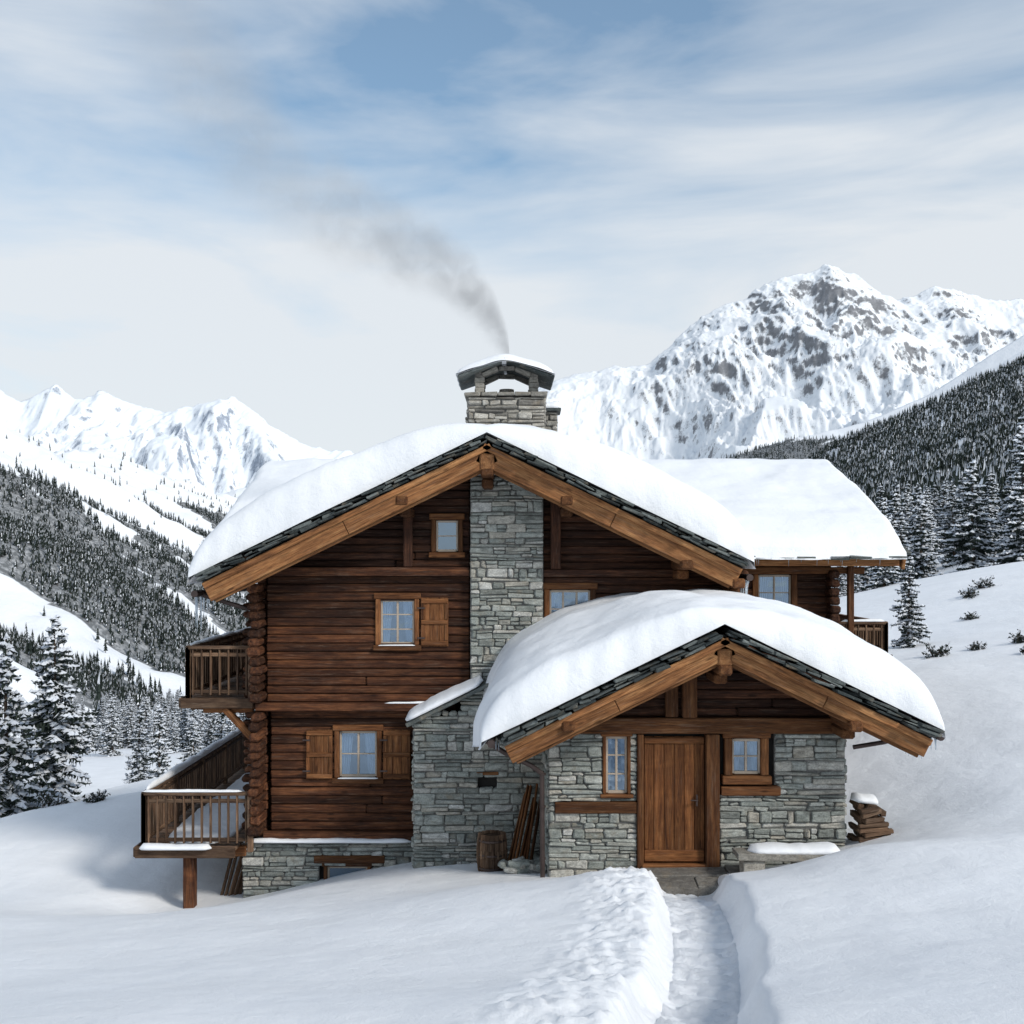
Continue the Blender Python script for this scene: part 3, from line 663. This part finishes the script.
# --- balconies
def rail(p0,p1,zf,h):
    p0=Vector(p0);p1=Vector(p1); d=(p1-p0); L=d.length; u=d.normalized()
    def q(t,z): v=p0+u*t; return Vector((v.x,v.y,z))
    deck.beam(q(0,zf+h),q(L,zf+h),.12,.06); deck.beam(q(0,zf+h-.13),q(L,zf+h-.13),.05,.07); deck.beam(q(0,zf+.10),q(L,zf+.10),.05,.07)
    n=int(L/.15)
    for i in range(n):
        t=(i+.5)*L/n; deck.beam(q(t,zf+.04),q(t,zf+h-.03),.03,.075,ch=.006)
    for t in [0,L]+([L*k/max(1,round(L/2)) for k in range(1,round(L/2))] if L>3 else []):
        deck.beam(q(t,zf-.12),q(t,zf+h+.02),.10,.10)
rail((-5.85,19.9,0),(-4.72,19.9,0),2.22,.90); rail((-5.85,19.9,0),(-5.85,29.5,0),2.22,.90)
rail((-6.55,19.6,0),(-4.66,19.6,0),-.38,.92); rail((-6.55,19.6,0),(-6.55,28.8,0),-.38,.92)
rail((6.65,22.4,0),(7.6,22.4,0),2.8,.62); rail((7.6,22.4,0),(7.6,30,0),2.8,.62)
for (x0,x1,y0,y1,zf) in((-5.95,-4.66,19.85,29.6,2.2),(-6.65,-4.9,19.5,28.9,-.40),(6.55,7.7,22.3,30,2.78)):
    y=y0
    while y<y1: deck.bx(x0,x1,y,y+.135,zf-.05,zf,g=0,ch=.006); y+=.14
    deck.bx(x0-.02,x1,y0-.07,y0-.005,zf-.17,zf+.01,g=0,rnd=.2); deck.bx(x0-.07,x0-.022,y0,y1,zf-.17,zf+.01,g=1)
    for k in range(4): yy=y0+.4+k*(y1-y0-.8)/3; trim.bx(x0+.05,x1+.1,yy-.08,yy+.08,zf-.24,zf-.055,g=0)
for (x,y,zf) in((-5.78,19.75,-.45),(-6.4,24,-.45),(-6.4,28.5,-.45)): logs.bx(x-.1,x+.1,y-.1,y+.1,-2.6,zf-.02,g=2,rnd=.9)
trim.beam((-5.2,19.9,2.02),(-4.66,19.9,1.45),.12,.12); trim.beam((-5.6,20.,2.0),(-4.7,20.,2.0),.14,.14)
for k in range(9): deck.beam((-5.45+.09*k,20.2+R(0,.3),-1.8),(-5.2+.085*k,20.5,-.8+R(-.25,.2)),.05,.09,rnd=R(0,1))
# --- chimney stack
cx0,cx1,cy0,cy1=-.81,.60,20.2,21.4
for (Mx,a,b_) in((Matrix.Translation((0,cy0,0)),cx0,cx1),(Matrix.Translation((0,cy1,0))@Matrix.Rotation(math.pi,4,'Z'),-cx1,-cx0),
    (Matrix.Translation((cx0,0,0))@Matrix.Rotation(-math.pi/2,4,'Z'),-cy1+.02,-cy0-.02),(Matrix.Translation((cx1,0,0))@Matrix.Rotation(math.pi/2,4,'Z'),cy0+.02,cy1-.02)):
    warm.M=mo.M=Mx; stone_wall(warm,mo,a,b_,6.2,7.70,0.,hmin=.05,hmax=.15)
warm.M=mo.M=Matrix(); core.bx(cx0+.1,cx1-.1,cy0+.1,cy1-.1,6,7.68)
for k in range(5):
    xx=cx0-.06+(cx1-cx0+.12)*k/5; warm.bx(xx,xx+(cx1-cx0+.12)/5-.01,cy0-.07,cy1+.07,7.71,7.78,jit=.012,rnd=.3)
for x in(-.60,.40):
    for y in(20.38,21.2):
        for q in range(4): warm.box((x,y,7.83+q*.10),(.17,.2,.095),jit=.012,rnd=R(0,.5))
for y in(20.33,21.25):
    for (x,z,a) in((-.40,8.18,-.4),(.20,8.18,.4),(-.1,8.24,0)): warm.box((x,y,z),(.3,.14,.08),rot=Matrix.Rotation(a,3,'Y'),jit=.01,rnd=R(0,.4))
warm.cyl((-.1,20.8,7.78),(-.1,20.8,7.92),.16,.14,12,rnd=.1)
for sg in(-1,1):
    a=math.atan(.36)*sg
    for lay in range(2): sl.box((-.12+sg*.42,20.8,8.20+.045*lay),(.98-.08*lay,1.62-.1*lay,.045),rot=Matrix.Rotation(a,3,'Y'),jit=.015)
warm.M=mo.M=Matrix.Translation((0,22.2,0)); stone_wall(warm,mo,.55,.92,6.2,7.7,0.); warm.M=mo.M=Matrix(); core.bx(.57,.9,22.3,22.7,6.2,7.66); sl.bx(.48,.99,22.1,22.8,7.7,7.76,jit=.01)
# --- pipes and gutters
def pipe(pts,r=.04):
    for a,b_ in zip(pts,pts[1:]): metal.cyl(a,b_,r,n=10)
pipe([(-.40,16.6,1.98),(-.12,16.7,1.78),(.30,16.85,1.55),(.46,16.90,1.42),(.47,16.90,-.25)],.038)
pipe([(-.30,16.0,2.02),(-.30,19.0,2.02)],.06); pipe([(6.26,16.05,2.12),(6.26,20.,2.12)],.06); pipe([(6.26,16.7,2.08),(5.7,16.9,1.9),(5.25,16.93,1.82)],.035)
pipe([(-5.46,18.9,4.12),(-5.46,27,4.12)],.06); pipe([(-5.46,19.3,4.1),(-5.1,19.6,3.95),(-4.72,19.75,3.82)],.04); pipe([(4.08,18.85,4.4),(4.08,21.8,4.4)],.06)
pipe([(4.08,19.2,4.35),(4.08,19.6,4.0),(4.08,19.85,3.8),(4.08,19.85,2.4)],.035)
for z in(.1,.9,1.4): metal.cyl((.47,16.90,z),(.47,16.90,z+.03),.05,n=10)
for b_ in B.values(): b_.make(chalet).matrix_parent_inverse=PI
# ------------------------------------------------------------------ ROOF SNOW
def snow_roof(name,xa,za,xl,xr,sl_,y0,y1,tf,ovl=.1,ovr=.1,swap=False,both=False,rs=.5,nx=140,ny=100,seed=1.,rw=.3,pw=9):
    Pt=[];Pb=[]
    for j in range(ny+1):
        b_=j/ny; b_=b_ if not both else (1-math.cos(math.pi*b_))/2
        b_=b_ if both else b_**1.6
        yy=y0+(y1-y0)*b_
        dd=yy-y0; dd=min(dd,y1-yy) if both else dd
        for i in range(nx+1):
            a=-math.cos(math.pi*i/nx)
            wob=1+.5*noise.noise(Vector((yy*.8,a*1.2,seed)))+.25*noise.noise(Vector((yy*2.6,a*2,seed+4)))
            x=xa+(a*(xa-xl+ovl*wob) if a<0 else a*(xr-xa+ovr*wob))
            rwl=rw*(1+.5*noise.noise(Vector((x*.6,seed,2.)))+.08*noise.noise(Vector((x*3.1,seed,7.))))
            vf=(max(0,1-(1-min(1,dd/rwl))**2.4))**.5
            yo=(.14*noise.noise(Vector((x*.7,seed,0)))+.03*noise.noise(Vector((x*3.3,seed,0))))*(1-min(1,dd/.8))
            r=za-sl_*(math.sqrt((x-xa)**2+rs*rs)-rs)
            rb=za-sl_*abs(x-xa)
            ef=(1-abs(a)**pw)**.5
            t=tf(x,dd)*ef*vf
            n=(noise.fractal(Vector((x/1.5,yy/1.5,seed)),.9,2.,3)*.07+noise.fractal(Vector((x/.35,yy/.35,seed)),.9,2.,3)*.012)*ef*vf
            z=max(rb*(1-ef*vf)+r*ef*vf,rb)+t+n
            out=(x,yy+yo,z+.02); bt=(x,yy+yo,rb+.02-.10*max(0,abs(a)-.97)/.03)
            if abs(a)>.995: out=(x,yy+yo,bt[2])
            if swap: out=(out[1],out[0],out[2]); bt=(bt[1],bt[0],bt[2])
            Pt.append(out);Pb.append(bt)
    m=len(Pt); F=[]
    for j in range(ny):
        for i in range(nx):
            q=j*(nx+1)+i; f=[q,q+1,q+nx+2,q+nx+1]; F.append(f if not swap else f[::-1]); g=[k+m for k in f]; F.append(g[::-1] if not swap else g)
    me=bpy.data.meshes.new(name); me.from_pydata(Pt+Pb,[],F); me.materials.append(M_roofsnow); me.polygons.foreach_set('use_smooth',[True]*len(F))
    o=bpy.data.objects.new(name,me); scene.collection.objects.link(o); o.parent=chalet; o.matrix_parent_inverse=PI; return o
def t_main(x,d): k=abs(x-XA); return (.22+.40*(1-math.exp(-(k/1.1)**1.5)))*(.8+.2*min(1,d/1.2))
def t_ann(x,d):
    k=abs(x-AX); return .24+(.12 if x>AX else .05)*min(1,k/1.5)+min(1,d/2.2)**1.1*(.14+(.30 if x<AX else .12)*min(1,k/2.2))
snow_roof('main_roof_snow',XA,ZA+.07,-5.40,4.0,SL,18.80,27.2,t_main,.16,.16,rs=.7,seed=2.,pw=13)
snow_roof('annex_roof_snow',AX,AZ+.07,-.17,6.16,SL,16.0,20.0,t_ann,.30,.12,rs=.9,seed=6.,rw=.3,pw=13)
snow_roof('back_roof_snow',27.2,6.86,21.95,32.4,bs,BL-.05,BRr+.05,lambda x,d:.31,.12,.1,swap=True,both=True,rs=.35,seed=9.,nx=110,ny=130,rw=.28,pw=13)
def snow_lump(name,P,w,t,seg=.08,parent=None,seed=0):
    p0=Vector(P[0]);p1=Vector(P[1]); d=p1-p0; L=d.length; u=d.normalized(); s=Vector((0,0,1)).cross(u).normalized(); n=max(6,int(L/seg)); V=[];F=[];K=10
    for i in range(n+1):
        f=i/n; e=math.sqrt(max(0,1-abs(2*f-1)**10)); c=p0+u*L*f
        k=1+.4*noise.noise(Vector((f*L*2.,seed,1)))+.2*noise.noise(Vector((f*L*7,seed,1)))
        for q in range(K+1):
            a=math.pi*q/K; V.append(c+s*math.cos(a)*w/2*(.85+.15*k)*e+Vector((0,0,max(0,math.sin(a))**.7*t*k*e)))
    for i in range(n):
        for q in range(K): b0=i*(K+1)+q; F.append([b0,b0+1,b0+K+2,b0+K+1])
        F.append([i*(K+1),(i+1)*(K+1),(i+1)*(K+1)+K,i*(K+1)+K])
    me=bpy.data.meshes.new(name); me.from_pydata(V,[],F); me.materials.append(M_roofsnow); me.polygons.foreach_set('use_smooth',[True]*len(F))
    o=bpy.data.objects.new(name,me); scene.collection.objects.link(o)
    if parent: o.parent=parent
    else: o.parent=chalet; o.matrix_parent_inverse=PI
    return o
snow_lump('lean_to_snow',((-1.88,19.35,1.9),(-.5,19.35,2.58)),1.2,.15,seed=1)
for P,w,t in[(((-6.6,19.6,.575),(-4.8,19.6,.575)),.12,.04),(((-6.55,19.7,.575),(-6.55,28.6,.575)),.15,.10),(((-5.85,20,3.15),(-5.85,29.3,3.15)),.13,.06),(((-6.6,19.45,-.40),(-5.3,19.45,-.40)),.25,.10),
    (((-5.75,19.6,-.40),(-5.7,28,-.40)),1.3,.09),(((-4.85,19.84,-.385),(-1.8,19.84,-.385)),.16,.06),(((6.7,22.4,3.45),(7.6,22.4,3.45)),.12,.05),
    (((-2.45,19.86,3.155),(-1.72,19.86,3.155)),.06,.022),(((-3.2,19.96,.735),(-2.4,19.96,.735)),.06,.02),(((-2.3,19.82,2.12),(-1.1,19.82,2.12)),.08,.03)]: snow_lump('ledge_snow',P,w,t,seed=R(0,9))
V=[];F=[];n=30
for j in range(n+1):
    for i in range(n+1):
        a=-1+2*i/n;b_=-1+2*j/n; ef=((1-abs(a)**5)*(1-abs(b_)**5))**.5; x=-.12+a*.9*(1+.03*noise.noise(Vector((b_*3,1,1)))); y=20.8+b_*.84
        V.append((x,y,8.40-.34*math.sqrt((x+.12)**2+.04)+.17*ef*(1+.3*noise.noise(Vector((x*2,y*2,4))))+.02*noise.noise(Vector((x*3,y*3,1)))))
m=len(V); V+=[(v[0],v[1],8.385-.34*math.sqrt((v[0]+.12)**2+.04)) for v in V]
for j in range(n):
    for i in range(n): q=j*(n+1)+i; F.append([q,q+1,q+n+2,q+n+1]); F.append([q+m,q+n+1+m,q+n+2+m,q+1+m])
me=bpy.data.meshes.new('chimney_cap_snow'); me.from_pydata(V,[],F); me.materials.append(M_roofsnow); me.polygons.foreach_set('use_smooth',[True]*len(F))
o=bpy.data.objects.new('chimney_cap_snow',me); scene.collection.objects.link(o); o.parent=chalet; o.matrix_parent_inverse=PI
snow_lump('small_chimney_snow',((.46,22.4,7.76),(1.0,22.4,7.76)),.65,.16)
ic=MB('icicles',M_ice,True)
def icic(x,y,z,L,r=.018): ic.cyl((x,y,z),(x+R(-.01,.01),y,z-L),r,.002,7)
for k in range(12): icic(-5.46+R(-.05,.05),18.85+R(0,1.2),4.16,R(.15,.8))
for k in range(12): icic(4.06+R(-.04,.04),18.9+R(0,1.),4.36,R(.1,.6))
for k in range(8): icic(6.24+R(-.05,.05),16.05+R(0,1.5),2.1,R(.1,.5))
for k in range(5): icic(R(-.35,-.2),16.05+R(0,1.),2.0,R(.08,.2),.012)
for k in range(16): icic(R(4.2,7.7),21.95,4.8,R(.06,.25),.012)
ic.make(chalet).matrix_parent_inverse=PI
# ------------------------------------------------------------------ small objects
def gz(x,y): return float(ground_h(x,y)[0])
br=empty('wooden_barrel',(-.33,18.15,-.45)); bm_=MB('staves',M_deck); hp=MB('hoops',M_metal)
for i in range(16):
    a=2*math.pi*i/16; rr=R(0,1)
    for k in range(5):
        z0=k*.13; r0=.19+.03*math.sin(math.pi*(k)/5); r1=.19+.03*math.sin(math.pi*(k+1)/5)
        bm_.beam((r0*math.cos(a),r0*math.sin(a),z0),(r1*math.cos(a),r1*math.sin(a),z0+.131),.076,.02,ch=.004,rnd=rr)
bm_.cyl((0,0,.55),(0,0,.60),.18,n=16)
for z in(.08,.3,.53): hp.cyl((0,0,z),(0,0,z+.03),.232,n=20)
for q in(bm_,hp): q.make(br)
lt=MB('leaning_timber',M_trim)
for k in range(7): lt.beam((-.12+.065*k,17.9+.03*k,-.5),(.22+.05*k+R(-.04,.04),18.85,.72+R(-.2,.25)),.03,R(.07,.12),rnd=R(0,1))
lt.make()
rk=MB('rubble_stones',M_stone)
for k in range(34): 
    x=R(-.2,.5); y=R(17.5,18.6); rk.box((x,y,gz(x,y)+.05+R(0,.12)),(R(.08,.25),R(.1,.2),R(.05,.12)),rot=Matrix.Rotation(R(0,3),3,'Z')@Matrix.Rotation(R(-.4,.4),3,'X'),jit=.02,ch=.02)
rk.make()
fw=MB('firewood_stack',M_deck)
for r_ in range(7):
    for k in range(5):
        x=5.42+k*.13+R(-.02,.02)+(.06 if r_%2 else 0); z=.30+r_*.095
        if k>4-r_*.35: continue
        fw.cyl((x,17.0+R(-.06,.06),z),(x+R(-.03,.03),17.5+R(-.03,.05),z),R(.045,.066),n=random.choice([4,5,7]),jit=.2)
for k in range(9): a=R(-.25,.25); fw.beam((5.3+R(0,.1),16.95-.02*k,.25+k*.075),(5.85+R(0,.15)-k*.03,16.95+a*.2,.28+k*.075+R(-.03,.03)),.08,.07,rnd=R(0,1),jit=.01)
fwo=fw.make(); snow_lump('firewood_snow',((5.3,17.25,.95),(5.75,17.25,.90)),.42,.12,parent=fwo)
sb=MB('stone_bench',M_warm); sb.bx(3.32,4.7,16.15,16.62,.27,.37,jit=.02); sb.bx(3.42,3.72,16.2,16.6,-.25,.265,jit=.02); sb.bx(4.2,4.5,16.2,16.6,-.25,.265,jit=.02)
sbo=sb.make(); snow_lump('bench_snow',((3.5,16.4,.365),(4.9,16.4,.365)),.44,.11,parent=sbo,seed=3)
ds=MB('stone_doorstep',M_warm)
for (x0,x1,y0,y1,z) in((1.95,3.25,16.45,16.87,-.02),(2.0,2.7,15.95,16.44,-.06),(2.71,3.45,16.0,16.44,-.05),(3.26,3.7,16.46,16.95,.0)): ds.bx(x0,x1,y0,y1,z-.25,z+.02,jit=.02,rnd=R(0,.35))
ds.make()
# ------------------------------------------------------------------ SMOKE
path=[(-.04,8.35),(-.10,8.75),(-.6,9.57),(-1.35,10.28),(-2.47,10.9),(-4.,11.75),(-5.1,12.95),(-6.,14.2),(-7.0,15.6),(-8,16.8)]
rad=[.16,.22,.42,.66,.9,1.15,1.4,1.6,1.8,1.9]
V=[];F=[];K=14
for i,(p,r) in enumerate(zip(path,rad)):
    a=Vector((path[max(0,i-1)][0],0,path[max(0,i-1)][1])); b_=Vector((path[min(9,i+1)][0],0,path[min(9,i+1)][1])); d=(b_-a).normalized(); s=Vector((-d.z,0,d.x))
    for k in range(K):
        an=2*math.pi*k/K; V.append(Vector((p[0],20.8,p[1]))+s*math.cos(an)*r*1.25+Vector((0,1,0))*math.sin(an)*r*1.25)
for i in range(9):
    for k in range(K): F.append([i*K+k,i*K+(k+1)%K,(i+1)*K+(k+1)%K,(i+1)*K+k])
F.append(list(range(K))[::-1]); F.append([9*K+k for k in range(K)])
me=bpy.data.meshes.new('chimney_smoke'); me.from_pydata(V,[],F)
bm=bmesh.new(); bm.from_mesh(me); bmesh.ops.recalc_face_normals(bm,faces=bm.faces); vol=bm.calc_volume(signed=True)
if vol<0: bmesh.ops.reverse_faces(bm,faces=bm.faces)
bm.to_mesh(me); bm.free()
sm=bpy.data.materials.new('smoke'); sm.use_nodes=True; nt=sm.node_tree; nt.nodes.clear(); out=N(nt,'ShaderNodeOutputMaterial'); pv=N(nt,'ShaderNodeVolumePrincipled'); nt.links.new(pv.outputs[0],out.inputs['Volume'])
oc=objc(nt); sx=N(nt,'ShaderNodeSeparateXYZ')
wn=N(nt,'ShaderNodeTexNoise'); wn.inputs['Scale'].default_value=1.1; wn.inputs['Detail'].default_value=4; nt.links.new(oc,wn.inputs['Vector'])
va=N(nt,'ShaderNodeVectorMath',operation='MULTIPLY_ADD'); nt.links.new(wn.outputs['Color'],va.inputs[0]); va.inputs[1].default_value=(1.,.7,1.)
vb=N(nt,'ShaderNodeVectorMath',operation='ADD'); nt.links.new(oc,vb.inputs[0]); vb.inputs[1].default_value=(-.5,-.35,-.5); nt.links.new(vb.outputs[0],va.inputs[2])
amt=N(nt,'ShaderNodeMix',data_type='VECTOR'); s0=N(nt,'ShaderNodeSeparateXYZ'); nt.links.new(oc,s0.inputs[0])
nt.links.new(math_(nt,'MULTIPLY',s0.outputs[0],-.5,True),amt.inputs[0]); nt.links.new(oc,amt.inputs[4]); nt.links.new(va.outputs[0],amt.inputs[5]); nt.links.new(amt.outputs[1],sx.inputs[0])
def curve(inp,pts):
    fc=N(nt,'ShaderNodeFloatCurve'); c=fc.mapping.curves[0]
    c.points[0].location=pts[0]; c.points[1].location=pts[-1]
    for p in pts[1:-1]: c.points.new(*p)
    fc.mapping.update(); nt.links.new(inp,fc.inputs['Value']); return fc.outputs[0]
xn=math_(nt,'MULTIPLY',sx.outputs[0],-1/8.)
ctr=curve(xn,[(-p[0]/8.,(p[1]-8)/10.) for p in path]); ctr=math_(nt,'ADD',math_(nt,'MULTIPLY',ctr,10.),8.)
vr=[.36,.42,.75,.85,1.0,1.4,2.1,2.4,2.6,2.7]
rr=curve(xn,[(-p[0]/8.,v/3.) for p,v in zip(path,vr)]); rr=math_(nt,'MULTIPLY',rr,3.)
dzn=math_(nt,'DIVIDE',math_(nt,'SUBTRACT',sx.outputs[2],ctr),rr)
ry_=curve(xn,[(-p[0]/8.,v/3.) for p,v in zip(path,rad)]); dyn=math_(nt,'DIVIDE',math_(nt,'SUBTRACT',sx.outputs[1],20.8),math_(nt,'MULTIPLY',ry_,3.))
r2=math_(nt,'ADD',math_(nt,'MULTIPLY',dzn,dzn),math_(nt,'MULTIPLY',dyn,dyn)); fall=math_(nt,'SUBTRACT',1.,r2,True); fall=math_(nt,'POWER',fall,1.4)
nn=tex(nt,oc,2.0,7,.62,.5); nn=ramp(nt,[(.36,.08),(.68,1.)],nn)
dk=curve(xn,[(0.,.85),(.08,.50),(.17,.30),(.31,.17),(.5,.10),(.64,.075),(.8,.05),(1.,.0)])
den=math_(nt,'MULTIPLY',math_(nt,'MULTIPLY',fall,nn),math_(nt,'MULTIPLY',dk,5.)); nt.links.new(den,pv.inputs['Density'])
nt.links.new(ramp(nt,[(0.,(.72,.72,.74)),(.2,(.84,.84,.86)),(.45,(.985,.985,.99))],xn),pv.inputs['Color'])
try: sm.cycles.volume_step_rate=.5
except Exception: pass
me.materials.append(sm); scene.collection.objects.link(bpy.data.objects.new('chimney_smoke',me))
# ------------------------------------------------------------------ WORLD
w=bpy.data.worlds.new('World'); scene.world=w; w.use_nodes=True; nt=w.node_tree; bg=nt.nodes['Background']
sky=N(nt,'ShaderNodeTexSky',sky_type='NISHITA'); sky.sun_disc=False
sd=Vector((.66,-.55,.62)).normalized(); el=math.asin(sd.z); az=math.atan2(sd.x,sd.y)
sky.sun_elevation=el; sky.sun_rotation=az; sky.altitude=800; sky.air_density=1.; sky.dust_density=1.2; sky.ozone_density=1.
g=N(nt,'ShaderNodeTexCoord').outputs['Generated']; sp=N(nt,'ShaderNodeSeparateXYZ'); nt.links.new(g,sp.inputs[0])
n1=tex(nt,g,2.4,8,.52,.5,(1.,1.,4.6)); n2=tex(nt,g,1.7,5,.5,.3,(1.,1.,3.))
e1=N(nt,'ShaderNodeMapRange'); nt.links.new(sp.outputs[2],e1.inputs[0]); e1.inputs[1].default_value=.0; e1.inputs[2].default_value=.48; e1.inputs[3].default_value=.33; e1.inputs[4].default_value=-.04
s_=math_(nt,'ADD',math_(nt,'MULTIPLY',n1,.95),math_(nt,'MULTIPLY',n2,.6)); s_=math_(nt,'ADD',s_,e1.outputs[0])
f=ramp(nt,[(.62,.10),(.82,.55),(1.0,.94)],s_)
skyc=mix(nt,1.,sky.outputs[0],(.86,1.06,1.04),'MULTIPLY')
c=mix(nt,f,skyc,(5.3,5.55,5.8))
nt.links.new(c,bg.inputs[0]); bg.inputs[1].default_value=.15
sun=bpy.data.lights.new('sun','SUN'); sun.energy=2.7; sun.angle=math.radians(12); sun.color=(1.,.94,.86)
so=bpy.data.objects.new('sun',sun); so.rotation_euler=sd.to_track_quat('Z','Y').to_euler(); so.location=(20,-15,30); scene.collection.objects.link(so)
# ------------------------------------------------------------------ CAMERA
cam=bpy.data.cameras.new('camera'); cam.sensor_width=36; cam.lens=36*1100/1024; cam.shift_y=.047; cam.clip_end=20000; cam.clip_start=.1
co=bpy.data.objects.new('camera',cam); co.location=(0,0,4.7); co.rotation_euler=(math.radians(90),0,0); scene.collection.objects.link(co); scene.camera=co
scene.view_settings.view_transform='Standard'; scene.view_settings.look='None'; scene.view_settings.exposure=0
